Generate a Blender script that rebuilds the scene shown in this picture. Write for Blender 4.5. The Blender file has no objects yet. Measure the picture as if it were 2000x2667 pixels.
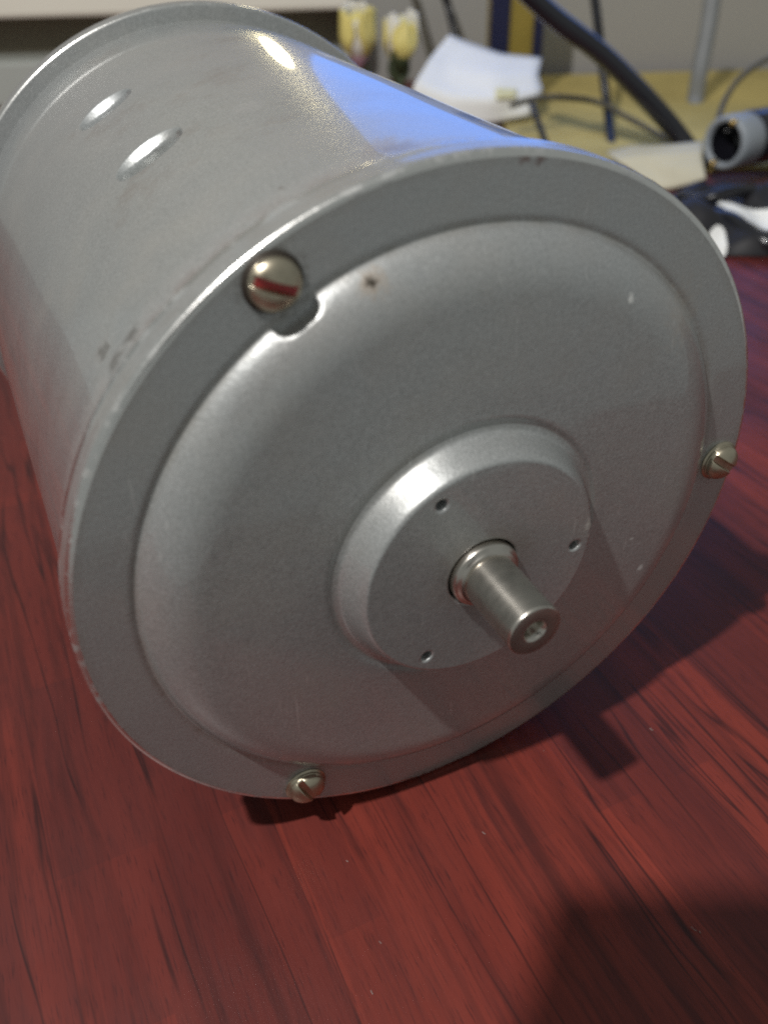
import bpy, bmesh, math, random
import numpy as np
from mathutils import Vector, Matrix
random.seed(7)
rng = np.random.default_rng(7)
sc = bpy.context.scene
C = sc.collection
R = math.radians
S = 0.08                                   # flange radius of the motor in metres

# ------------------------------------------------------------------ camera
CAM_LOC = Vector((-0.075512, -0.129099, 0.197144))
CAM_ROT = Matrix(((0.901275, 0.273224, -0.336233), (-0.432709, 0.52899, -0.730022), (-0.021596, 0.803441, 0.594992)))
cd = bpy.data.cameras.new('camera')
cam = bpy.data.objects.new('camera', cd); C.objects.link(cam)
cam.matrix_world = Matrix.Translation(CAM_LOC) @ CAM_ROT.to_4x4()
cd.sensor_fit = 'VERTICAL'; cd.sensor_height = 36.0; cd.lens = 30.661
cd.clip_start = 0.005; cd.clip_end = 20
cd.dof.use_dof = True; cd.dof.focus_distance = 0.205; cd.dof.aperture_fstop = 11.5
sc.camera = cam
sc.render.resolution_x = 767; sc.render.resolution_y = 1024

# ------------------------------------------------------------------ light and exposure
world = bpy.data.worlds.new('World'); sc.world = world; world.use_nodes = True
bg = world.node_tree.nodes['Background']
bg.inputs['Color'].default_value = (0.94, 1.0, 0.98, 1); bg.inputs['Strength'].default_value = 0.275

def lamp(name, kind, loc, power, color, aim=None, **kw):
    l = bpy.data.lights.new(name, kind); l.energy = power; l.color = color
    for k, v in kw.items(): setattr(l, k, v)
    o = bpy.data.objects.new(name, l); C.objects.link(o); o.location = loc
    if aim is not None:
        o.rotation_euler = (Vector(aim) - Vector(loc)).to_track_quat('-Z', 'Y').to_euler()
    return o
LDIR = Vector((-0.46, -0.15, 0.875)).normalized()
lamp('room_lamp', 'POINT', Vector((0, 0, 0.08)) + LDIR * 1.0, 41, (1.0, 0.975, 0.95), shadow_soft_size=0.016)
# blue screen and a small warm bulb beyond the top of the frame, both mirrored in the shell
lamp('screen_light', 'AREA', (0.477, 0.62, 0.31), 0.56, (0.04, 0.26, 1.0), aim=(0, 0.05, 0.15), shape='RECTANGLE', size=0.48, size_y=0.32)
lamp('warm_bulb', 'AREA', (0.285, 0.85, 0.255), 0.10, (1.0, 0.86, 0.50), aim=(0, 0.1, 0.158), shape='ELLIPSE', size=0.025, size_y=0.10)

sc.view_settings.view_transform = 'Standard'; sc.view_settings.look = 'None'
sc.view_settings.exposure = 0.0; sc.view_settings.gamma = 1.0
sc.view_settings.use_curve_mapping = False
sc.cycles.use_denoising = False; sc.cycles.sample_clamp_indirect = 3.0
sc.cycles.pixel_filter_type = 'BLACKMAN_HARRIS'; sc.cycles.filter_width = 2.0

# ------------------------------------------------------------------ helpers
HX, HY = 0.41834, 0.90829                  # level heading of the view
HEAD = Vector((HX, HY, 0)); SIDE = Vector((HY, -HX, 0))
FPX = 2271.48
def at(px, py, D):
    """photo position -> point at level distance D ahead of the camera"""
    d = CAM_ROT @ Vector(((px - 1000) / FPX, -(py - 1333.5) / FPX, -1))
    return CAM_LOC + d * (D / d.dot(HEAD))
def on_table(px, py, z=0.0):
    d = CAM_ROT @ Vector(((px - 1000) / FPX, -(py - 1333.5) / FPX, -1))
    return CAM_LOC + d * ((z - CAM_LOC.z) / d.z)

def tag(o, label=None, cat=None, group=None, kind=None):
    for k, v in (('label', label), ('category', cat), ('group', group), ('kind', kind)):
        if v: o[k] = v
    return o
def empty(name, loc=(0, 0, 0), rot=(0, 0, 0)):
    o = bpy.data.objects.new(name, None); C.objects.link(o); o.location = loc; o.rotation_euler = rot
    o.empty_display_size = 0.02
    return o
def link(name, me, mats, parent=None, smooth=True):
    for m in (mats if isinstance(mats, (list, tuple)) else [mats]): me.materials.append(m)
    if smooth: me.polygons.foreach_set('use_smooth', [True] * len(me.polygons))
    o = bpy.data.objects.new(name, me); C.objects.link(o)
    if parent: o.parent = parent
    return o
def grid_mesh(name, P, closed_u=True, mat_rows=None):
    """P: array (nv rows, nu columns, 3) -> quad sheet, columns wrapped when closed_u"""
    nv, nu, _ = P.shape
    i, j = np.meshgrid(np.arange(nv - 1), np.arange(nu if closed_u else nu - 1), indexing='ij')
    j2 = (j + 1) % nu
    F = np.stack([i * nu + j, i * nu + j2, (i + 1) * nu + j2, (i + 1) * nu + j], -1).reshape(-1, 4)
    me = bpy.data.meshes.new(name)
    me.vertices.add(nv * nu); me.vertices.foreach_set('co', P.reshape(-1).astype(np.float32))
    me.loops.add(F.size); me.loops.foreach_set('vertex_index', F.reshape(-1).astype(np.int32))
    me.polygons.add(len(F)); me.polygons.foreach_set('loop_start', np.arange(0, F.size, 4).astype(np.int32))
    if mat_rows is not None:
        mi = np.repeat(np.asarray(mat_rows), F.shape[0] // (nv - 1)).astype(np.int32)
        me.update(calc_edges=True); me.polygons.foreach_set('material_index', mi)
    me.update(calc_edges=True); me.validate()
    return me
def lathe(name, prof, n=96, mat_rows=None):
    """prof: list of (radius, y) revolved round the Y axis"""
    a = np.linspace(0, 2 * math.pi, n, endpoint=False)
    P = np.array([[(r * math.sin(t), y, r * math.cos(t)) for t in a] for r, y in prof])
    return grid_mesh(name, P, True, mat_rows)
def bm_mesh(name, bm):
    bmesh.ops.recalc_face_normals(bm, faces=bm.faces)
    me = bpy.data.meshes.new(name); bm.to_mesh(me); bm.free(); return me
def box_mesh(name, size, bevel=0.0, seg=2):
    bm = bmesh.new(); bmesh.ops.create_cube(bm, size=1)
    bmesh.ops.scale(bm, vec=size, verts=bm.verts)
    if bevel: bmesh.ops.bevel(bm, geom=bm.edges[:], offset=bevel, segments=seg, profile=0.5, affect='EDGES')
    return bm_mesh(name, bm)
def tube_mesh(name, pts, rad, n=14, steps=8):
    """smooth tube through pts; rad is a number or one radius per point"""
    pts = [Vector(p) for p in pts]
    rr = [rad] * len(pts) if not isinstance(rad, (list, tuple)) else list(rad)
    Q, q = [], []
    for k in range(len(pts) - 1):
        p0 = pts[max(k - 1, 0)]; p1 = pts[k]; p2 = pts[k + 1]; p3 = pts[min(k + 2, len(pts) - 1)]
        for s in range(steps):
            t = s / steps
            Q.append(0.5 * ((2 * p1) + (p2 - p0) * t + (2 * p0 - 5 * p1 + 4 * p2 - p3) * t * t + (3 * p1 - p0 - 3 * p2 + p3) * t ** 3))
            q.append(rr[k] * (1 - t) + rr[k + 1] * t)
    Q.append(pts[-1]); q.append(rr[-1])
    rows, up = [], Vector((0.31, 0.2, 0.93))
    for k, p in enumerate(Q):
        d = (Q[min(k + 1, len(Q) - 1)] - Q[max(k - 1, 0)]).normalized()
        x = up.cross(d)
        if x.length < 1e-3: x = Vector((1, 0, 0)).cross(d)
        x.normalize(); y = d.cross(x); up = y
        rows.append([p + (x * math.cos(a) + y * math.sin(a)) * q[k] for a in np.linspace(0, 2 * math.pi, n, endpoint=False)])
    rows = [[Q[0]] * n] + rows + [[Q[-1]] * n]
    return grid_mesh(name, np.array([[tuple(v) for v in r] for r in rows]), True)

# ------------------------------------------------------------------ materials
class NT:
    def __init__(s, name):
        s.m = bpy.data.materials.new(name); s.m.use_nodes = True
        s.t = s.m.node_tree; s.b = s.t.nodes['Principled BSDF']
    def n(s, kind, **kw):
        x = s.t.nodes.new(kind)
        for k, v in kw.items():
            if k in x.inputs.keys(): x.inputs[k].default_value = v
            else: setattr(x, k, v)
        return x
    def l(s, a, b): s.t.links.new(a, b)
    def math(s, op, a, b=None, c=None, clamp=False):
        x = s.t.nodes.new('ShaderNodeMath'); x.operation = op; x.use_clamp = clamp
        for i, v in enumerate((a, b, c)):
            if v is None: continue
            if isinstance(v, (int, float)): x.inputs[i].default_value = v
            else: s.l(v, x.inputs[i])
        return x.outputs[0]
    def mix(s, fac, a, b, mode='MIX'):
        x = s.t.nodes.new('ShaderNodeMix'); x.data_type = 'RGBA'; x.blend_type = mode
        for sock, v in ((x.inputs['Factor'], fac), (x.inputs['A'], a), (x.inputs['B'], b)):
            if isinstance(v, tuple): sock.default_value = (*v, 1)
            elif isinstance(v, (int, float)): sock.default_value = v
            else: s.l(v, sock)
        return x.outputs['Result']
    def ramp(s, v, stops):
        x = s.t.nodes.new('ShaderNodeValToRGB'); e = x.color_ramp.elements
        while len(e) < len(stops): e.new(0.5)
        for k, (p, c) in enumerate(stops):
            e[k].position = p; e[k].color = (c, c, c, 1) if isinstance(c, (int, float)) else (*c, 1)
        s.l(v, x.inputs[0]); return x.outputs[0]
    def noise(s, vec, scale, detail=3, rough=0.5):
        x = s.n('ShaderNodeTexNoise', Scale=scale, Detail=detail, Roughness=rough)
        if vec is not None: s.l(vec, x.inputs['Vector'])
        return x.outputs['Fac']
    def coords(s): return s.n('ShaderNodeTexCoord').outputs['Object']
    def mapv(s, vec, scale=(1, 1, 1), rot=(0, 0, 0), loc=(0, 0, 0)):
        x = s.n('ShaderNodeMapping', Scale=scale, Rotation=rot, Location=loc); s.l(vec, x.inputs['Vector']); return x.outputs[0]
    def setp(s, **kw):
        for k, v in kw.items():
            k = k.replace('_', ' ')
            i = s.b.inputs[k]
            if isinstance(v, tuple): i.default_value = (*v, 1) if len(v) == 3 else v
            elif isinstance(v, (int, float)): i.default_value = v
            else: s.l(v, i)
    def bump(s, h, strength=0.2, dist=0.001):
        x = s.n('ShaderNodeBump', Strength=strength, Distance=dist); s.l(h, x.inputs['Height']); s.l(x.outputs[0], s.b.inputs['Normal'])

def simple(name, col, rough=0.5, metallic=0.0, var=0.08, nscale=60, bump=0.0, coat=0.0):
    m = NT(name); v = m.coords(); f = m.noise(v, nscale, 4)
    a = tuple(c * (1 - var) for c in col); b = tuple(min(1, c * (1 + var)) for c in col)
    m.setp(Base_Color=m.mix(f, a, b), Metallic=metallic, Roughness=rough, Coat_Weight=coat)
    if bump: m.bump(m.noise(v, nscale * 4, 3), bump, 0.0005)
    return m.m

def polar(m, v):
    s = m.n('ShaderNodeSeparateXYZ'); m.l(v, s.inputs[0])
    x, y, z = s.outputs
    r = m.math('SQRT', m.math('ADD', m.math('MULTIPLY', x, x), m.math('MULTIPLY', z, z)))
    return x, y, z, r
def spot(m, v, p, rad, soft=0.35, wob=0.62, nscale=620):
    """irregular stain of radius rad round point p"""
    d = m.n('ShaderNodeVectorMath', operation='DISTANCE'); m.l(v, d.inputs[0]); d.inputs[1].default_value = p
    nz = m.noise(v, nscale, 5, 0.7)
    q = m.math('ADD', m.math('DIVIDE', d.outputs['Value'], rad), m.math('MULTIPLY', m.math('SUBTRACT', nz, 0.5), wob * 4))
    return m.math('SUBTRACT', 1.0, m.math('SMOOTHSTEP', q, soft, 1.0) if False else m.math('DIVIDE', m.math('SUBTRACT', q, soft), 1.0 - soft, clamp=True), clamp=True)

def paint(name, stains=(), worn=False, joint=None, met=0.55, rough=(0.37, 0.46), gain=1.0, grime=False):
    m = NT(name); v = m.coords()
    fine = m.ramp(m.noise(v, 1700, 3, 0.7), [(0.32, 0.0), (0.68, 1.0)]); mott = m.noise(v, 55, 4, 0.55); big = m.noise(v, 14, 3, 0.5)
    col = m.mix(fine, tuple(gain * c for c in (0.33, 0.34, 0.33)), tuple(gain * c for c in (0.48, 0.49, 0.48)))
    col = m.mix(m.math('MULTIPLY', m.ramp(mott, [(0.45, 0.0), (0.75, 1.0)]), 0.35), col, tuple(gain * c for c in (0.44, 0.41, 0.36)))
    col = m.mix(m.math('MULTIPLY', m.ramp(big, [(0.4, 0.0), (0.7, 1.0)]), 0.25), col, tuple(gain * c for c in (0.38, 0.39, 0.42)))
    dull = None                                    # where dirt, rust or the dark joint line hides the gloss of the paint
    def add(a, b): return b if a is None else m.math('MAXIMUM', a, b)
    if joint is not None:                          # rust creeping from the joint, plus the gap's shade painted as thin line
        x, y, z, r = polar(m, v)
        dy = m.math('ABSOLUTE', m.math('SUBTRACT', y, joint))
        near = m.math('SUBTRACT', 1.0, m.math('DIVIDE', dy, 0.0095), clamp=True)
        thin = m.math('SUBTRACT', 1.0, m.math('DIVIDE', dy, 0.0021), clamp=True)
        rn = m.ramp(m.noise(v, 150, 6, 0.72), [(0.36, 0.0), (0.58, 1.0)])
        col = m.mix(m.math('MULTIPLY', m.math('MULTIPLY', near, rn), 0.9), col, (0.085, 0.045, 0.030))
        col = m.mix(m.math('MULTIPLY', thin, m.ramp(rn, [(0.0, 0.75), (1.0, 1.0)])), col, (0.030, 0.020, 0.015))
        dull = add(dull, m.math('MULTIPLY', m.math('MAXIMUM', m.math('MULTIPLY', near, rn), thin), 0.9))
        scuff = m.ramp(m.noise(v, 34, 7, 0.78), [(0.55, 0.0), (0.70, 1.0)])
        col = m.mix(m.math('MULTIPLY', scuff, 0.42), col, (0.34, 0.26, 0.21))
    if grime:                                      # oil round the shaft, dirt at the foot of the dome and round the screws
        x, y, z, r = polar(m, v); gn = m.ramp(m.noise(v, 120, 6, 0.7), [(0.35, 0.0), (0.65, 1.0)])
        def band(r0, w): return m.math('SUBTRACT', 1.0, m.math('DIVIDE', m.math('ABSOLUTE', m.math('SUBTRACT', r, r0)), w), clamp=True)
        for r0, w, amt in ((0.100 * S, 0.075 * S, 0.45), (0.852 * S, 0.016 * S, 0.55), (0.388 * S, 0.020 * S, 0.30), (0.99 * S, 0.03 * S, 0.35)):
            col = m.mix(m.math('MULTIPLY', m.math('MULTIPLY', band(r0, w), gn), amt), col, (0.20, 0.165, 0.12))
        hand = m.ramp(m.noise(v, 26, 7, 0.75), [(0.52, 0.0), (0.70, 1.0)])
        col = m.mix(m.math('MULTIPLY', hand, 0.22), col, (0.33, 0.30, 0.26))
        sc_ = m.noise(m.mapv(v, (900, 900, 70), rot=(0, R(35), 0)), 1.0, 2, 0.5)
        col = m.mix(m.math('MULTIPLY', m.ramp(sc_, [(0.68, 0.0), (0.74, 1.0)]), 0.35), col, (0.62, 0.62, 0.60))
    for p, rad, c, amt in stains:
        sp_ = m.math('MULTIPLY', spot(m, v, p, rad), amt)
        col = m.mix(sp_, col, c); dull = add(dull, sp_)
    rough = m.ramp(mott, [(0.3, rough[0]), (0.7, rough[1])])
    if worn:
        w = m.ramp(m.noise(v, 240, 5, 0.7), [(0.34, 0.0), (0.48, 1.0)])
        col = m.mix(w, col, (0.78, 0.77, 0.74)); rough = m.mix(w, rough, (0.28, 0.28, 0.28))
        met = m.math('ADD', 0.5, m.math('MULTIPLY', w, 0.5))
    coat = 0.8
    if dull is not None:
        keep = m.math('SUBTRACT', 1.0, dull, clamp=True); met = m.math('MULTIPLY', keep, met); coat = m.math('MULTIPLY', keep, coat)
    m.setp(Base_Color=col, Metallic=met, Roughness=rough, Coat_Weight=coat, Coat_Roughness=0.055, Coat_IOR=1.5)
    h = m.math('ADD', m.math('MULTIPLY', m.noise(v, 1100, 2, 0.6), 0.6), m.math('MULTIPLY', m.noise(v, 320, 3, 0.5), 0.8))
    m.bump(h, 0.24, 0.00024)
    return m.m

def steel(name, col, rough, scratch=True, axis=(600, 40, 600)):
    m = NT(name); v = m.coords()
    f = m.noise(m.mapv(v, axis), 1.0, 4, 0.6); g = m.noise(v, 300, 4)
    c = m.mix(f, tuple(x * 0.88 for x in col), col)
    c = m.mix(m.math('MULTIPLY', m.ramp(g, [(0.5, 0.0), (0.75, 1.0)]), 0.5), c, tuple(x * 0.45 for x in col))
    m.setp(Base_Color=c, Metallic=1.0, Roughness=m.ramp(f, [(0.2, rough * 0.9), (0.8, rough * 1.15)]))
    m.bump(f, 0.05, 0.00012)
    return m.m

def pol(r, deg, h):                                # point on the end bell in motor space (r, h in flange radii)
    return (r * S * math.sin(R(deg)), -h * S, r * S * math.cos(R(deg)))
M_bell = paint('bell_paint', grime=True, gain=0.92, stains=[
    *[(pol(0.925, sa_, 0.0), 0.0068, (0.06, 0.05, 0.035), 0.6) for sa_ in (-28.5, 91.5, -148.0)],
    (pol(0.82, -17, 0.03), 0.0030, (0.26, 0.19, 0.12), 0.55), (pol(0.82, -17, 0.03), 0.0012, (0.03, 0.022, 0.012), 1.0),
    (pol(0.982, 7.6, 0.0), 0.0015, (0.12, 0.06, 0.05), 0.75), (pol(0.985, 9.9, 0.0), 0.0017, (0.10, 0.05, 0.04), 0.75),
    (pol(0.336, 83, 0.14), 0.0020, (0.80, 0.78, 0.70), 0.8), (pol(0.340, 89, 0.14), 0.0016, (0.80, 0.78, 0.70), 0.8),
    (pol(0.585, 105, 0.08), 0.0010, (0.75, 0.75, 0.72), 0.7), (pol(0.689, 115, 0.07), 0.0012, (0.70, 0.70, 0.68), 0.6),
    (pol(0.756, 33.5, 0.06), 0.0012, (0.80, 0.80, 0.76), 0.8), (pol(0.361, 15, 0.11), 0.0009, (0.08, 0.06, 0.04), 0.8),
    (pol(0.714, -116, 0.06), 0.0010, (0.06, 0.06, 0.07), 0.7), (pol(0.82, 50, 0.03), 0.008, (0.34, 0.28, 0.22), 0.35)])
M_body = paint('shell_paint', joint=0.112 * S, met=0.80, rough=(0.30, 0.39), gain=1.36, stains=[
    ((0.976 * S * math.sin(R(-51)), 0.27 * S, 0.976 * S * math.cos(R(-51))), 0.0036, (0.045, 0.042, 0.035), 0.8),
    ((0.976 * S * math.sin(R(-46)), 0.19 * S, 0.976 * S * math.cos(R(-46))), 0.0024, (0.045, 0.042, 0.035), 0.8),
    ((0.976 * S * math.sin(R(-50)), 0.19 * S, 0.976 * S * math.cos(R(-50))), 0.0030, (0.05, 0.047, 0.04), 0.75),
    ((0.976 * S * math.sin(R(-20)), 0.22 * S, 0.976 * S * math.cos(R(-20))), 0.0016, (0.10, 0.09, 0.08), 0.8),
    ((0.976 * S * math.sin(R(-12)), 0.80 * S, 0.976 * S * math.cos(R(-12))), 0.004, (0.16, 0.12, 0.10), 0.25),
    ((0.976 * S * math.sin(R(-5)), 0.22 * S, 0.976 * S * math.cos(R(-5))), 0.006, (0.10, 0.06, 0.045), 0.5)])
M_edge = paint('worn_edge_paint', worn=True)
M_shaft = steel('shaft_steel', (0.62, 0.58, 0.52), 0.27, axis=(40, 700, 40))
M_screw = steel('screw_nickel', (0.54, 0.48, 0.36), 0.36)
M_dark = simple('dark_recess', (0.02, 0.019, 0.018), 0.6)
M_slotred = simple('slot_red', (0.42, 0.035, 0.035), 0.35, var=0.3, nscale=900)

def laminate():
    m = NT('red_wood_laminate'); v = m.coords()
    wob = m.noise(m.mapv(v, (11, 5.0, 1)), 1.0, 3)
    vv = m.n('ShaderNodeVectorMath', operation='ADD'); m.l(v, vv.inputs[0])
    cx = m.n('ShaderNodeCombineXYZ'); m.l(m.math('MULTIPLY', m.math('SUBTRACT', wob, 0.5), 0.013), cx.inputs[0]); m.l(cx.outputs[0], vv.inputs[1])
    vw = vv.outputs[0]
    # printed strips of uneven shade with staggered ends
    def strips(width, row, off, jit):
        br = m.n('ShaderNodeTexBrick', Scale=1.0, offset=off)
        br.inputs['Brick Width'].default_value = width; br.inputs['Row Height'].default_value = row
        br.inputs['Mortar Size'].default_value = 0.0
        br.inputs['Color1'].default_value = (0, 0, 0, 1); br.inputs['Color2'].default_value = (1, 1, 1, 1)
        m.l(m.mapv(jit, rot=(0, 0, R(90)), loc=(0.013, 0.021, 0)), br.inputs['Vector']); return br.outputs['Color']
    jt = m.n('ShaderNodeTexBrick', Scale=1.0, offset=0.37)
    jt.inputs['Brick Width'].default_value = 30.0; jt.inputs['Row Height'].default_value = 0.0265
    jt.inputs['Mortar Size'].default_value = 0.00035; jt.inputs['Mortar Smooth'].default_value = 0.6
    m.l(m.mapv(v, rot=(0, 0, R(90)), loc=(5.013, 0.021, 0)), jt.inputs['Vector'])
    s1 = strips(0.17, 0.0265, 0.37, v); s2 = strips(0.11, 0.0125, 0.61, vw)
    broad = m.noise(m.mapv(vw, (44, 5.0, 1)), 1.0, 4, 0.6)
    streak = m.noise(m.mapv(vw, (150, 7, 1)), 1.0, 5, 0.65)
    grain = m.noise(m.mapv(vw, (620, 36, 1)), 1.0, 4, 0.65)
    pore = m.noise(m.mapv(v, (1900, 130, 1)), 1.0, 3, 0.6)
    col = m.mix(m.ramp(broad, [(0.28, 0.0), (0.72, 1.0)]), (0.100, 0.0175, 0.0145), (0.232, 0.037, 0.0235))
    col = m.mix(m.math('MULTIPLY', s1, 0.62), col, (0.080, 0.018, 0.0165))
    col = m.mix(m.math('MULTIPLY', m.math('SUBTRACT', 1.0, m.ramp(s1, [(0.15, 0.0), (0.40, 1.0)])), 0.22), col, (0.225, 0.040, 0.026))
    col = m.mix(m.math('MULTIPLY', m.ramp(s2, [(0.55, 0.0), (0.75, 1.0)]), 0.28), col, (0.064, 0.016, 0.016))
    col = m.mix(m.ramp(streak, [(0.50, 0.0), (0.66, 0.60)]), col, (0.042, 0.012, 0.0115))
    col = m.mix(m.ramp(grain, [(0.50, 0.0), (0.74, 0.40)]), col, (0.050, 0.012, 0.013))
    col = m.mix(m.ramp(pore, [(0.56, 0.0), (0.70, 0.60)]), col, (0.035, 0.010, 0.011))
    vein = m.noise(m.mapv(vw, (30, 1.6, 1), loc=(3.1, 1.7, 0)), 1.0, 4, 0.6)
    line = m.math('ABSOLUTE', m.math('SUBTRACT', m.math('FRACT', m.math('MULTIPLY', vein, 8.0)), 0.5))
    lw = m.ramp(line, [(0.0, 1.0), (0.075, 0.0)])
    gate = m.ramp(m.noise(m.mapv(v, (60, 16, 1), loc=(9, 2, 0)), 1.0, 3), [(0.40, 0.0), (0.54, 1.0)])
    col = m.mix(m.math('MULTIPLY', m.math('MULTIPLY', lw, gate), 0.85), col, (0.020, 0.008, 0.009))
    col = m.mix(m.math('MULTIPLY', jt.outputs['Fac'], 0.25), col, (0.025, 0.009, 0.010))
    # greasy haze and hairline scuffs
    smear = m.noise(v, 22, 5, 0.6)
    rough = m.math('ADD', m.ramp(smear, [(0.3, 0.33), (0.7, 0.50)]), m.math('MULTIPLY', m.math('SUBTRACT', grain, 0.5), 0.12))
    m.setp(Base_Color=col, Roughness=rough, Specular_IOR_Level=0.30)
    m.bump(m.math('ADD', m.math('MULTIPLY', pore, -0.6), m.math('MULTIPLY', grain, -0.5)), 0.22, 0.00022)
    return m.m
M_table = laminate()

# ------------------------------------------------------------------ the table and the wall behind it
WALL_D = 1.10
def ground(d, s): return Vector((CAM_LOC.x, CAM_LOC.y, 0)) + HEAD * d + SIDE * s
bm = bmesh.new()
ring = [ground(WALL_D - 0.004, -1.1), ground(WALL_D - 0.004, 1.1), Vector((1.05, -0.135, 0)), Vector((-0.62, -0.135, 0))]
top = [bm.verts.new(p) for p in ring]; bot = [bm.verts.new(p - Vector((0, 0, 0.03))) for p in ring]
bm.faces.new(top); bm.faces.new(bot[::-1])
for k in range(4): bm.faces.new((top[k], bot[k], bot[(k + 1) % 4], top[(k + 1) % 4]))
tbl = link('table_top', bm_mesh('table_top', bm), M_table, smooth=False)
tag(tbl, kind='structure')

mw = NT('wall_plaster'); v = mw.coords()
mw.setp(Base_Color=mw.mix(mw.noise(v, 3.0, 3), (0.36, 0.34, 0.345), (0.40, 0.40, 0.35)), Roughness=0.75)
mw.bump(mw.noise(v, 90, 4), 0.2, 0.001)
bm = bmesh.new()
a0, a1 = ground(WALL_D, -1.1), ground(WALL_D, 1.1)
rows = []
for off in (Vector((0, 0, 0)), HEAD * 0.04):
    rows.append([bm.verts.new(p + off + Vector((0, 0, z))) for p, z in ((a0, -0.03), (a1, -0.03), (a1, 0.85), (a0, 0.85))])
bm.faces.new(rows[0]); bm.faces.new(rows[1][::-1])
for k in range(4): bm.faces.new((rows[0][k], rows[1][k], rows[1][(k + 1) % 4], rows[0][(k + 1) % 4]))
tag(link('wall', bm_mesh('wall', bm), mw.m, smooth=False), kind='structure')

# ------------------------------------------------------------------ the motor
motor = empty('electric_motor', (0, 0, 0), (0.015977, 0, 0))
tag(motor, 'silver grey painted electric motor lying on its side on red wood laminate', 'motor')
def mpart(name, me, mats, parent=None):
    o = link(name, me, mats, parent or motor)
    if parent is None: o.location = (0, 0, S)          # parts are modelled round the shaft axis
    return o
SCREWS = (-28.5, 91.5, -148.0)

def sstep(x, a, b):
    t = np.clip((x - a) / (b - a), 0, 1); return t * t * (3 - 2 * t)
# front end bell: pressed cap as a fine relief round the axis
NA = 900
rr = np.concatenate([[0.1005, 0.1015, 0.103], np.arange(0.106, 0.984, 0.0042), [0.984]])
ang = np.linspace(0, 2 * math.pi, NA, endpoint=False)
RR, AA = np.meshgrid(rr, ang, indexing='ij')
H = np.zeros_like(RR)
xx = np.maximum(0.848 - RR, 0)
dome = 0.070 * (1 - np.clip((0.150 - xx) / 0.150, 0, 1) ** 2.6)
dome -= 0.010 * np.exp(-((RR - 0.848) / 0.012) ** 2) * 0.35      # slight crease at the foot
pocket = np.zeros_like(RR)
for sa in SCREWS:
    dlt = AA - R(sa); tx = RR * np.sin(dlt); ty = RR * np.cos(dlt)
    # rounded pocket that clears the screw head
    qx = np.abs(tx) - 0.028; qy = np.abs(ty - 0.90) - 0.044
    sd = np.hypot(np.maximum(qx, 0), np.maximum(qy, 0)) + np.minimum(np.maximum(qx, qy), 0) - 0.032
    pocket = np.maximum(pocket, 1 - sstep(sd, -0.007, 0.009))
H = dome * (1 - 0.66 * pocket)
bt = np.clip((0.372 - RR) / 0.041, 0, 1)
H += 0.080 * (0.45 * bt + 0.55 * bt * bt * (3 - 2 * bt))
H -= 0.004 * np.exp(-((RR - 0.388) / 0.012) ** 2)
for sa in SCREWS:
    d = np.hypot(RR * np.sin(AA) - 0.287 * math.sin(R(sa + 2)), RR * np.cos(AA) - 0.287 * math.cos(R(sa + 2)))
    H -= 0.055 * (1 - sstep(d, 0.011, 0.0155)) + 0.003 * (1 - sstep(d, 0.014, 0.022))
H += 0.0022 * np.sin(AA * 3 + 1) * sstep(RR, 0.38, 0.5) * (1 - sstep(RR, 0.6, 0.8))      # pressed sheet is never quite flat
H -= 0.03 * (1 - sstep(RR, 0.1005, 0.1035))
P = np.stack([RR * np.sin(AA), -H, RR * np.cos(AA)], -1) * S
# bead rolled round the rim, skirt, and the return against the shell
wob = 0.0012 * np.sin(ang * 5 + 0.4) + 0.0009 * np.sin(ang * 11)
edge = []
for r_, y_ in ((0.990, 0.0008), (0.9955, 0.0035), (0.9985, 0.008), (1.0, 0.014)):
    edge.append((r_, y_, 1))
for r_, y_ in ((1.0, 0.03), (0.9995, 0.055), (0.9992, 0.072)): edge.append((r_, y_, 0))
for r_, y_ in ((1.0012, 0.0855), (1.0005, 0.0905), (0.9965, 0.0945), (0.990, 0.0958)): edge.append((r_, y_, 1))
edge.append((0.935, 0.0955, 0))
E_ = np.stack([np.stack([(r_ + wob * 0.4) * np.sin(ang), np.full(NA, y_) + wob, (r_ + wob * 0.4) * np.cos(ang)], -1) * S for r_, y_, _ in edge])
P = np.concatenate([P, E_])
mr = [0] * (len(rr) - 1) + [e[2] for e in edge]
front_bell = mpart('front_end_bell', grid_mesh('front_end_bell', P, True, mr), [M_bell, M_edge])

# cylindrical shell with two pressed-in vents
ys = np.concatenate([[0.088, 0.096, 0.104, 0.110, 0.113, 0.1145, 0.116, 0.118, 0.121], np.arange(0.13, 0.74, 0.03), np.arange(0.74, 1.60, 0.0030), np.arange(1.60, 2.14, 0.03)])
a_f = np.concatenate([np.linspace(-180, -40, 140, endpoint=False), np.linspace(-40, -18, 130, endpoint=False), np.linspace(-18, 180, 200, endpoint=False)])
YY, AN = np.meshgrid(ys, a_f, indexing='ij')
rad = np.full_like(YY, 0.976)
for yc, ac, half in ((0.878, -28.8, 6.4), (1.445, -28.9, 5.9)):
    s_ = np.clip(np.abs((AN - ac) / half), 0, 1); wv = 0.080 * np.sqrt(1 - s_ ** 2) + 1e-6
    tt = (YY - yc) / wv
    prof = np.interp(tt, [-1, -0.9, 0.5, 0.58, 0.67, 1], [0, 0.85, 1.0, 0.98, 0.37, 0]) * (1 - s_ ** 2) ** 0.5
    prof[np.abs(tt) >= 1] = 0
    rad -= 0.056 * prof
rad -= 0.034 * (1 - sstep(YY, 0.113, 0.118))          # groove where the shell slips into the end bell
rad += 0.0010 * np.sin(R(1) * AN * 2 + 0.5) + 0.0006 * np.sin(YY * 7)
P = np.stack([rad * np.sin(np.radians(AN)), YY, rad * np.cos(np.radians(AN))], -1) * S
mpart('shell', grid_mesh('shell', P, True), M_body)

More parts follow.
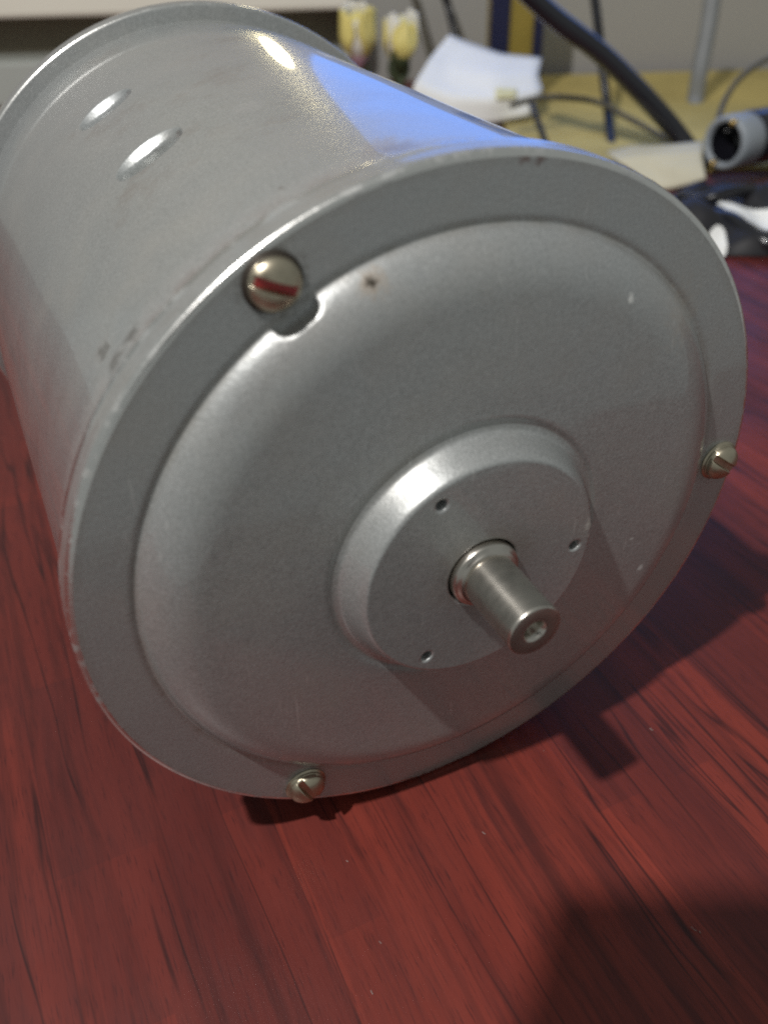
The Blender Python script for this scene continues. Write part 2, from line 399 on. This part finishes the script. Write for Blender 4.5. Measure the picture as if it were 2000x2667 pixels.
# rear end bell: larger lip and a plain domed back
rb = lathe('rear_end_bell', [(r * S, y * S) for r, y in ((0.974, 2.128), (1.020, 2.128), (1.028, 2.1295), (1.0335, 2.134), (1.0345, 2.142), (1.0345, 2.20), (1.031, 2.215), (1.02, 2.225), (0.86, 2.226), (0.82, 2.24), (0.74, 2.30), (0.60, 2.335), (0.1, 2.34), (0.0, 2.34))], 240,
           [0, 0, 1, 1, 0, 0, 0, 0, 0, 0, 0, 0, 0])
mpart('rear_end_bell', rb, [paint('rear_bell_paint', met=0.7, rough=(0.34, 0.42)), M_edge])

# shaft, its bearing collar and the gap round it, its shade painted near-black
def zl(prof, n=96): return [(r * S, -h * S) for r, h in prof]
mpart('shaft_gap_shade', lathe('shaft_gap_shade', zl([(0.1010, 0.09), (0.1010, 0.118), (0.06, 0.118)]), 96), M_dark)
mpart('bearing_collar', lathe('bearing_collar', zl([(0.097, 0.10), (0.097, 0.160), (0.0955, 0.166), (0.092, 0.169), (0.086, 0.170), (0.0845, 0.178), (0.080, 0.181), (0.06, 0.181)]), 128), M_shaft)
shaft = mpart('shaft', lathe('shaft', zl([(0.0735, 0.10), (0.0735, 0.380), (0.0732, 0.383), (0.0722, 0.3872), (0.0704, 0.389), (0.0696, 0.3891), (0.0335, 0.3891), (0.0325, 0.389), (0.0305, 0.3875), (0.022, 0.372), (0.019, 0.33), (0.0, 0.325)]), 128), M_shaft)

# three slotted round-head screws
def screw_mesh(sl):
    r_ = np.array([0, .12, .24, .36, .48, .60, .70, .78, .85, .91, .95, .98, 1.0, 1.0, .97]) * 0.056
    A = np.linspace(0, 2 * math.pi, 96, endpoint=False)
    G, B = np.meshgrid(r_, A, indexing='ij')
    h = 0.016 + 0.034 * np.sqrt(np.clip(1 - (G / 0.0585) ** 2, 0, 1))
    h[-2] = 0.010; h[-1] = 0.002
    x = G * np.sin(B); z = G * np.cos(B)
    off = x * math.sin(R(sl)) + z * math.cos(R(sl))
    cut = 1 - sstep(np.abs(off), 0.0075, 0.0105)
    h = np.where(np.arange(len(r_))[:, None] < len(r_) - 2, h * (1 - cut) + np.minimum(h, 0.022) * cut, h)
    return grid_mesh('screw_head', np.stack([x, -h, z], -1) * S, True)
# denser head so that the slot has clean walls
def screw_dense(sl):
    n = 61; g = np.linspace(-1, 1, n)
    U, V = np.meshgrid(g, g, indexing='ij')
    # square to disc
    X = U * np.sqrt(1 - V ** 2 / 2); Z = V * np.sqrt(1 - U ** 2 / 2)
    rad_ = np.hypot(X, Z)
    h = 0.012 + 0.036 * np.sqrt(np.clip(1 - (rad_ * 0.97) ** 2, 0, 1))
    off = X * math.sin(R(sl)) + Z * math.cos(R(sl))
    cut = 1 - sstep(np.abs(off), 0.17, 0.21)
    h = h * (1 - cut) + np.minimum(h, 0.023) * cut
    rim = rad_ > 0.985
    h = np.where(rim, np.minimum(h, 0.012), h)
    return grid_mesh('screw_head', np.stack([X * 0.056, -h, Z * 0.056], -1)[::-1] * S, False)
for k, (sa, sl) in enumerate(zip(SCREWS, (24, 38, 65))):
    s_o = empty('screw'); s_o.parent = motor
    s_o.location = (0.925 * S * math.sin(R(sa)), 0, S + 0.925 * S * math.cos(R(sa)))
    link('screw_head', screw_dense(sl), M_screw, s_o)
    link('washer', lathe('washer', zl([(0.056, 0.0125), (0.0575, 0.012), (0.058, 0.009), (0.058, 0.004), (0.064, 0.004), (0.065, 0.0025), (0.065, -0.002), (0.03, -0.002)]), 64), M_screw if k else simple('gap_shade_washer', (0.06, 0.05, 0.04), 0.5, 0.6), s_o)  # first washer's dark colour stands for the shaded gap round the head
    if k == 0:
        bar = box_mesh('slot_strip', (0.092 * S, 0.001 * S, 0.0205 * S))  # red strip laid along the slot floor
        o = link('slot_strip', bar, M_slotred, s_o, smooth=False); o.location = (0, -0.0236 * S, 0); o.rotation_euler = (0, R(sl), 0)
        o['label'] = 'red strip in the screw slot'

# ------------------------------------------------------------------ things behind the motor
M_white = simple('white_paper', (0.93, 0.93, 0.90), 0.7, var=0.04)
M_cream = simple('cream_paper', (0.62, 0.58, 0.44), 0.65, var=0.12, nscale=40)
M_black = simple('black_rubber', (0.012, 0.012, 0.015), 0.32, var=0.2)
M_blackgl = simple('black_gloss', (0.010, 0.010, 0.014), 0.18, var=0.2, coat=0.4)
M_bag = simple('black_bag_film', (0.014, 0.013, 0.016), 0.5, var=0.3)
M_yellow = simple('yellow_petal', (0.80, 0.68, 0.22), 0.5, var=0.15, nscale=120)
M_petal = simple('white_petal', (0.80, 0.77, 0.68), 0.5, var=0.06)
M_pink = simple('mauve_petal', (0.42, 0.25, 0.30), 0.5, var=0.15)
M_leaf = simple('dark_green_leaf', (0.045, 0.06, 0.025), 0.5, var=0.3)
M_mat = simple('olive_yellow_card', (0.54, 0.43, 0.15), 0.7, var=0.45, nscale=11)
M_navy = simple('navy_plastic', (0.012, 0.014, 0.05), 0.4, var=0.2)
M_olive = simple('olive_yellow_plastic', (0.30, 0.22, 0.04), 0.45, var=0.2)
M_ring = simple('pale_grey_plastic', (0.30, 0.33, 0.36), 0.4, var=0.06)
M_gold = steel('gold_reflection', (0.70, 0.50, 0.20), 0.45)
M_greystrip = simple('grey_plastic_strip', (0.24, 0.25, 0.26), 0.45, var=0.1)
M_thin = simple('brown_grey_cord', (0.10, 0.09, 0.065), 0.5, var=0.2)
M_shelfcream = simple('cream_board', (0.84, 0.80, 0.68), 0.6, var=0.04, nscale=8)
M_brown = simple('olive_brown_board', (0.17, 0.145, 0.10), 0.7, var=0.15, nscale=9)
M_pale = simple('pale_grey_board', (0.45, 0.47, 0.43), 0.6, var=0.05, nscale=9)
M_teal = simple('dark_teal_plastic', (0.012, 0.035, 0.035), 0.4, var=0.2)
HROT = -math.atan2(HX, HY)                          # turn that faces an object's -Y side to the camera

# yellow card lying behind
cs = [on_table(1330, 330), on_table(1960, 470), ground(WALL_D - 0.01, 0.62), ground(WALL_D - 0.01, 0.10)]
cs = [ground(0.70, 0.12), ground(0.70, 0.62), ground(1.08, 0.66), ground(1.08, 0.12)]
bm = bmesh.new()
tp = [bm.verts.new(p + Vector((0, 0, 0.004))) for p in cs]; bt = [bm.verts.new(p + Vector((0, 0, 0.0005))) for p in cs]
bm.faces.new(tp); bm.faces.new(bt[::-1])
for k in range(4): bm.faces.new((tp[k], bt[k], bt[(k + 1) % 4], tp[(k + 1) % 4]))
tag(link('card_sheet', bm_mesh('card_sheet', bm), M_mat, smooth=False), 'olive yellow card lying flat behind the black cables', 'card')

# low shelf at the back left
sh = empty('low_shelf', ground(1.0, -0.30), (0, 0, HROT))
tag(sh, 'low cream topped shelf with brown recess behind the motor at far left', 'shelf')
def sub(name, size, loc, mat, parent, bev=0.002):
    o = link(name, box_mesh(name, size, bev), mat, parent, smooth=False); o.location = loc; return o
sub('base_rail', (0.56, 0.06, 0.043), (0, 0.03, 0.0225), M_pale, sh, 0.003)
sub('back_panel', (0.54, 0.006, 0.036), (0, 0.050, 0.063), M_brown, sh, 0.001)
sub('top_board', (0.56, 0.07, 0.030), (0, 0.030, 0.098), M_shelfcream, sh, 0.004)
sub('end_panel', (0.008, 0.055, 0.038), (0.274, 0.030, 0.0635), M_brown, sh, 0.001)
tb = link('plastic_block', box_mesh('plastic_block', (0.10, 0.035, 0.022), 0.004), M_teal, smooth=False)
p = on_table(-40, 275); tb.location = p + Vector((0, 0, 0.0113)); tb.rotation_euler = (0, 0, HROT)
tag(tb, 'small dark teal block on the table in front of the low shelf', 'block')

# two artificial flower buds
def petal_mesh(seed, rad_, h, turn):
    """cupped petal with a ruffled upper edge"""
    rg = random.Random(seed * 7 + int(turn * 10)); n, k = 12, 13; rows = []
    f1, f2, hh = rg.uniform(0, 6), rg.uniform(0, 6), h * rg.uniform(0.72, 1.05)
    for i in range(n):
        tv = i / (n - 1); w = 0.80 * (0.45 + 0.75 * min(1, tv * 1.7) - 0.28 * max(0, tv - 0.75) / 0.25)
        prof = rad_ * (0.40 + 0.75 * math.sin(math.pi * 0.5 * min(1, tv * 1.9)) - 0.22 * tv * tv)
        row = []
        for j in range(k):
            q = j / (k - 1) - 0.5; a = turn + w * q * 2
            ru = tv ** 2 * (0.16 * math.sin(q * 17 + f1) + 0.10 * math.sin(q * 31 + f2))
            r_ = prof * (1 + ru)
            row.append((r_ * math.cos(a), r_ * math.sin(a), hh * (tv - 0.10 * tv * (2 * q) ** 2) + 0.0016 * tv * math.sin(q * 13 + f2)))
        rows.append(row)
    return grid_mesh('petal', np.array(rows), False)
def flower(px, py, D, h, label, tip, lean, base_mat):
    c = at(px, py, D)
    root = empty('flower_bud', (c.x, c.y, 0))
    tag(root, label, 'flower', 'flower buds behind the motor')
    z0 = c.z - h / 2
    for k in range(6):
        mat = (M_yellow, M_petal, M_petal, M_yellow, M_petal, M_yellow)[(k + tip) % 6]
        o = link('petal', petal_mesh(k, 0.0128 + 0.0022 * (k % 2), h, k * math.pi / 3 + tip * 0.7), mat, root)
        o.location = (0, 0, z0); o.rotation_euler = (R(lean), R(-lean * 0.6), 0)
        sol = o.modifiers.new('thickness', 'SOLIDIFY'); sol.thickness = 0.0008
    cone = link('bud_core', lathe('bud_core', [(0.0, 0.0), (0.006, 0.002), (0.0105, 0.012), (0.010, 0.026), (0.006, 0.036), (0.0, 0.040)], 20), M_yellow, root)
    cone.location = (0, 0, z0); cone.rotation_euler = (R(90), 0, 0)
    cal = link('calyx', lathe('calyx', [(0.0, -0.010), (0.004, -0.008), (0.009, 0.002), (0.0105, 0.012), (0.0085, 0.012), (0.0, 0.0)], 20), base_mat, root)
    cal.location = (0, 0, z0); cal.rotation_euler = (R(90), 0, 0)
    link('stem', tube_mesh('stem', [(0, 0, z0 - 0.006), (0.002, 0.003, z0 * 0.6), (0.0, 0.006, 0.001)], 0.0026), M_leaf, root)
    for s_, lz in ((1, 0.75), (-1, 0.55)):
        L = np.array([[(s_ * (0.002 + 0.010 * math.sin(math.pi * t_) * w_), 0.004 * w_, z0 * lz + t_ * 0.032 + 0.002 * w_ * w_) for w_ in (-1, -0.4, 0, 0.4, 1)] for t_ in np.linspace(0, 1, 8)])
        lf = link('leaf', grid_mesh('leaf', L, False), M_leaf, root)
        lf.modifiers.new('thickness', 'SOLIDIFY').thickness = 0.0006
    return root
flower(932, 85, 0.90, 0.044, 'white and yellow flower bud with mauve base, nearer the motor', 0, 4, M_pink)
flower(1043, 100, 0.91, 0.042, 'white and yellow flower bud nearer the white folded paper', 2, -8, M_leaf)

# crumpled white paper
def sheet(name, pts, crumple, mat, thick=0.0012, sub_=5):
    """rows of points -> thin sheet, folded into flat facets by crumple (metres)"""
    A = np.array([[tuple(q) for q in r] for r in pts]); nv, nu, _ = A.shape
    def up(B, ax):
        n = B.shape[ax]; x = np.linspace(0, n - 1, (n - 1) * sub_ + 1); i0 = np.minimum(x.astype(int), n - 2); f = x - i0
        sh = [1, 1, 1]; sh[ax] = -1; f = f.reshape(sh)
        return np.take(B, i0, ax) * (1 - f) + np.take(B, i0 + 1, ax) * f
    B = up(up(A, 0), 1)
    if crumple:
        rg = np.random.default_rng(len(name) * 13)
        k = 9; cp = rg.uniform(0, 1, (k, 2)); lv = rg.uniform(-1, 1, k); gr = rg.uniform(-1, 1, (k, 2))
        u, w = np.meshgrid(np.linspace(0, 1, B.shape[0]), np.linspace(0, 1, B.shape[1]), indexing='ij')
        f = np.max([lv[q] * 0.4 + (u - cp[q, 0]) * gr[q, 0] * 2.2 + (w - cp[q, 1]) * gr[q, 1] * 2.2 for q in range(k)], axis=0)
        B = B + np.array([-HX, -HY, 0.35]) * (crumple * (f - f.mean()))[..., None]
    o = link(name, grid_mesh(name, B, False), mat, smooth=False)
    s_ = o.modifiers.new('thickness', 'SOLIDIFY'); s_.thickness = thick
    return o
pap = empty('folded_paper', on_table(1250, 300)); base = pap.location.copy()
tag(pap, 'bright white folded paper standing behind the motor beside the flower buds', 'paper')
def prow(pp): return [at(*q) - base for q in pp]
o = sheet('front_fold', [prow([(1168, 92, 0.94), (1235, 120, 0.94), (1300, 150, 0.935), (1398, 166, 0.94)]),
                         prow([(1120, 150, 0.90), (1200, 185, 0.885), (1290, 200, 0.88), (1392, 205, 0.90)]),
                         prow([(1080, 215, 0.865), (1180, 250, 0.85), (1290, 262, 0.85), (1408, 236, 0.88)]),
                         prow([(1060, 300, 0.86), (1170, 330, 0.85), (1280, 322, 0.855), (1372, 305, 0.87)])], 0.016, M_white); o.parent = pap
o = sheet('back_fold', [prow([(1160, 100, 0.955), (1300, 152, 0.96), (1402, 160, 0.96)]),
                        prow([(1150, 200, 0.95), (1290, 230, 0.95), (1400, 200, 0.94)]),
                        prow([(1150, 330, 0.90), (1290, 330, 0.90), (1380, 290, 0.91)])], 0.008, M_white); o.parent = pap
o = sheet('yellow_patch', [prow([(1292, 206, 0.878), (1350, 206, 0.884)]), prow([(1290, 258, 0.848), (1345, 254, 0.856)])], 0, simple('pale_yellow_reflection', (0.80, 0.74, 0.42), 0.7), 0.0004); o.parent = pap  # pale yellow sheet standing in for a reflection on the paper

# striped navy and yellow box standing behind the paper
bx = empty('striped_box', ground(0.97, 0) , (0, 0, HROT))
pc = at(1345, 80, 0.97); bx.location = (pc.x, pc.y, 0)
tag(bx, 'upright olive yellow box with navy stripes behind the white paper', 'box')
sub('carton', (0.052, 0.03, 0.13), (0, 0.015, 0.0652), M_olive, bx, 0.002)
sub('stripe', (0.019, 0.004, 0.128), (-0.017, -0.0022, 0.0652), M_navy, bx, 0.001)
sub('stripe', (0.010, 0.004, 0.128), (0.021, -0.0022, 0.0652), M_navy, bx, 0.001)

def cord(name, pp, rad_, mat, label, cat='cable', n=14):
    pts = [at(*q) for q in pp]
    root = link(name, tube_mesh(name, pts, rad_, n), mat)
    return tag(root, label, cat)
cord('thick_cable', [(1330, -60, 0.74), (1440, 42, 0.735), (1560, 135, 0.73), (1660, 232, 0.725), (1740, 320, 0.72), (1790, 385, 0.71), (1830, 440, 0.70)], 0.0075, M_blackgl, 'thick glossy black cable slanting down towards the cream paper strip', 'cable', 20)
cord('hanging_cable', [(1540, -70, 0.86), (1556, 60, 0.85), (1568, 170, 0.84), (1582, 290, 0.82), (1594, 395, 0.775)], 0.0040, M_black, 'thin black cord hanging straight down behind the thick cable', 'cord')
cord('grey_strip', [(1862, -70, 0.95), (1845, 60, 0.94), (1822, 180, 0.93), (1805, 290, 0.92), (1795, 360, 0.84)], 0.0080, M_greystrip, 'pale grey plastic tube standing behind the end of the thick cable', 'tube', 16)
cord('wire_loop', [(2060, 140, 0.78), (1995, 155, 0.78), (1925, 205, 0.77), (1885, 265, 0.76), (1868, 320, 0.72), (1862, 375, 0.71)], 0.0023, M_thin, 'thin dark wire curling up at right from the ringed tube', 'wire')
cord('floor_wire', [(1330, 275, 0.80), (1400, 256, 0.81), (1480, 255, 0.82), (1560, 268, 0.82), (1640, 310, 0.81), (1730, 360, 0.77), (1790, 400, 0.72)], 0.0025, M_thin, 'thin olive brown wire arching over the yellow card', 'wire')
cord('short_wire', [(1380, 262, 0.83), (1402, 320, 0.80), (1420, 372, 0.78)], 0.0026, M_black, 'short dark wire dropping beside the white paper', 'wire')
cord('wall_cord', [(1062, -60, 1.06), (1092, 40, 1.06), (1110, 110, 1.05), (1128, 175, 1.03)], 0.0032, M_thin, 'thin grey cord hanging on the wall left of the black one', 'cord')
cord('wall_cord', [(1140, -60, 1.04), (1165, 10, 1.04), (1180, 70, 1.03), (1192, 130, 1.02)], 0.0042, M_black, 'dark cord hanging on the wall above the white paper', 'cord')

# cream strip of paper leaning on the ringed tube
st = sheet('paper_strip', [[at(1575, 400, 0.72), at(1640, 383, 0.715), at(1740, 380, 0.70), at(1826, 372, 0.69)],
                           [at(1600, 420, 0.69), at(1670, 408, 0.685), at(1745, 405, 0.675), at(1828, 400, 0.665)],
                           [at(1640, 445, 0.68), at(1690, 440, 0.675), at(1760, 438, 0.66), at(1832, 425, 0.655)],
                           [at(1715, 498, 0.66), at(1760, 490, 0.652), at(1800, 480, 0.645), at(1840, 466, 0.64)]], 0.004, M_cream)
tag(st, 'cream strip of folded paper between the motor and the ringed tube', 'paper')

# dark tube with a pale ring and a hollow end
c0 = at(1888, 372, 0.655); tdir = (SIDE * 0.80 + HEAD * 0.52 + Vector((0, 0, -0.03))).normalized()
tor = empty('ringed_tube', c0)
tor.rotation_euler = Vector((0, 1, 0)).rotation_difference(tdir).to_euler()
tag(tor, 'dark cylindrical tube with pale grey ring and hollow end lying at right', 'tube')
r0 = 0.0185
link('ring', lathe('ring', [(r0 * 0.70, 0.004), (r0 * 0.74, -0.001), (r0 * 0.86, -0.003), (r0 * 0.97, -0.001), (r0, 0.004), (r0, 0.020), (r0 * 0.96, 0.022), (r0 * 0.70, 0.022)], 64), M_ring, tor)
link('hollow', lathe('hollow', [(r0 * 0.72, 0.001), (r0 * 0.66, 0.006), (r0 * 0.60, 0.022), (0, 0.024)], 48), M_blackgl, tor)
link('barrel', lathe('barrel', [(r0 * 0.6, 0.0205), (r0 * 0.99, 0.0205), (r0 * 1.03, 0.026), (r0 * 1.03, 0.13), (r0 * 0.95, 0.14), (0, 0.14)], 64), M_blackgl, tor)
for aa in (250, 70):  # gold studs added as the yellow reflections on the tube
    s_ = link('gold_glint', lathe('gold_glint', [(0, -0.0022), (0.0018, -0.0016), (0.0026, 0), (0.0026, 0.003)], 16), M_gold, tor)
    s_.location = (r0 * 0.84 * math.cos(R(aa)), -0.003, r0 * 0.84 * math.sin(R(aa)))
# black plastic packet with white print under it
pk = empty('printed_packet', ground(0.575, 0.245), (0, 0, HROT + R(12)))
tag(pk, 'crumpled black plastic packet with white print at right edge beside motor', 'packet')
nx, ny = 56, 40; gx = np.linspace(-0.085, 0.105, nx); gy = np.linspace(-0.052, 0.06, ny)
X, Y = np.meshgrid(gx, gy, indexing='ij')
ed = np.clip(np.minimum(np.minimum(X + 0.085, 0.105 - X), np.minimum(Y + 0.052, 0.06 - Y)) / 0.022, 0, 1) ** 0.5
Z = 0.001 + 0.022 * ed * (0.62 + 0.22 * np.sin(X * 95 + Y * 40) + 0.18 * np.sin(Y * 120 - X * 55 + 1) + 0.10 * np.sin(X * 210 + 2 * np.sin(Y * 90)))
PX = X + 0.004 * np.sin(Y * 110); PY = Y + 0.004 * np.sin(X * 95)
link('bag', grid_mesh('bag', np.stack([PX, PY, Z], -1)[::-1], False), M_bag, pk)
def print_patch(cx, cy, rx, ry, tilt):
    n = 26; pts = []
    for i in range(7):
        for j in range(n):
            a = 2 * math.pi * j / n; q = i / 6 * (1 + 0.14 * math.sin(3 * a + tilt))
            x_ = cx + q * (rx * math.cos(a) * math.cos(tilt) - ry * math.sin(a) * math.sin(tilt))
            y_ = cy + q * (rx * math.cos(a) * math.sin(tilt) + ry * math.sin(a) * math.cos(tilt))
            fx = np.clip((x_ + 0.085) / 0.19 * (nx - 1), 0, nx - 1.001); fy = np.clip((y_ + 0.052) / 0.112 * (ny - 1), 0, ny - 1.001)
            i0, j0 = int(fx), int(fy); fx -= i0; fy -= j0
            zz = (Z[i0, j0] * (1 - fx) + Z[i0 + 1, j0] * fx) * (1 - fy) + (Z[i0, j0 + 1] * (1 - fx) + Z[i0 + 1, j0 + 1] * fx) * fy
            pts.append((x_, y_, zz + 0.0022))
    o = link('white_print', grid_mesh('white_print', np.array(pts).reshape(7, n, 3), True), M_white, pk); return o
def pl(px, py):
    q = Matrix.Rotation(-(HROT + R(12)), 3, 'Z') @ (on_table(px, py, 0.017) - pk.location); return q.x, q.y
for (px, py), rx, ry, tl in (((1965, 545), 0.021, 0.0135, -0.5), ((1868, 598), 0.0125, 0.007, 0.75), ((1806, 527), 0.006, 0.004, 0.2)):
    print_patch(*pl(px, py), rx, ry, tl)

cord('black_lead', [(1776, 512, 0.60), (1835, 520, 0.575), (1900, 500, 0.575), (1965, 498, 0.585), (2060, 520, 0.60)], 0.0042, M_black, 'black lead lying over the printed packet just below the ringed tube', 'cable')
cord('black_lead', [(1850, 560, 0.56), (1905, 572, 0.545), (1955, 610, 0.53), (2010, 640, 0.52), (2070, 650, 0.52)], 0.0048, M_blackgl, 'glossy black lead lying across the white print of the packet', 'cable')
# the phone that takes the picture: only its shadow reaches the table
ph = empty('camera_phone', CAM_LOC)
ph.rotation_euler = CAM_ROT.to_euler()
tag(ph, 'dark phone held above the table, its shadow falling at lower right', 'phone')
o = link('phone_body', box_mesh('phone_body', (0.074, 0.150, 0.008), 0.003), M_black, ph, smooth=False); o.location = (-0.030, -0.007, 0.012)

# lint and scratches
lm = []
bm = bmesh.new()
for px, py, ln, an in ((1695, 1900, 3.0, 30), (1259, 2170, 2.2, 20), (1805, 2420, 3.2, 25), (1822, 2428, 2.4, 50), (904, 2243, 2.4, 15), (990, 2455, 3.0, 25), (968, 2585, 2.4, 40), (1415, 1955, 1.4, 60)):
    p = on_table(px, py, 0.0003); L_ = ln * random.uniform(0.00012, 0.00030); w_ = random.uniform(0.00004, 0.00009)
    d = Vector((math.sin(R(an - 45)), math.cos(R(an - 45)), 0)); e = Vector((d.y, -d.x, 0))
    prev = None
    for k in range(6):
        t_ = k / 5 - 0.5; q = p + d * L_ * 2 * t_ + e * L_ * 0.5 * (t_ * t_) * 1.2
        a = [bm.verts.new(q + e * w_), bm.verts.new(q + Vector((0, 0, 0.0002))), bm.verts.new(q - e * w_)]
        if prev:
            bm.faces.new((prev[0], prev[1], a[1], a[0])); bm.faces.new((prev[1], prev[2], a[2], a[1]))
        prev = a
li = link('lint', bm_mesh('lint', bm), simple('lint_fibre', (0.32, 0.26, 0.24), 0.8)); tag(li, 'tiny pale lint scattered on the red table', 'lint', kind='stuff')
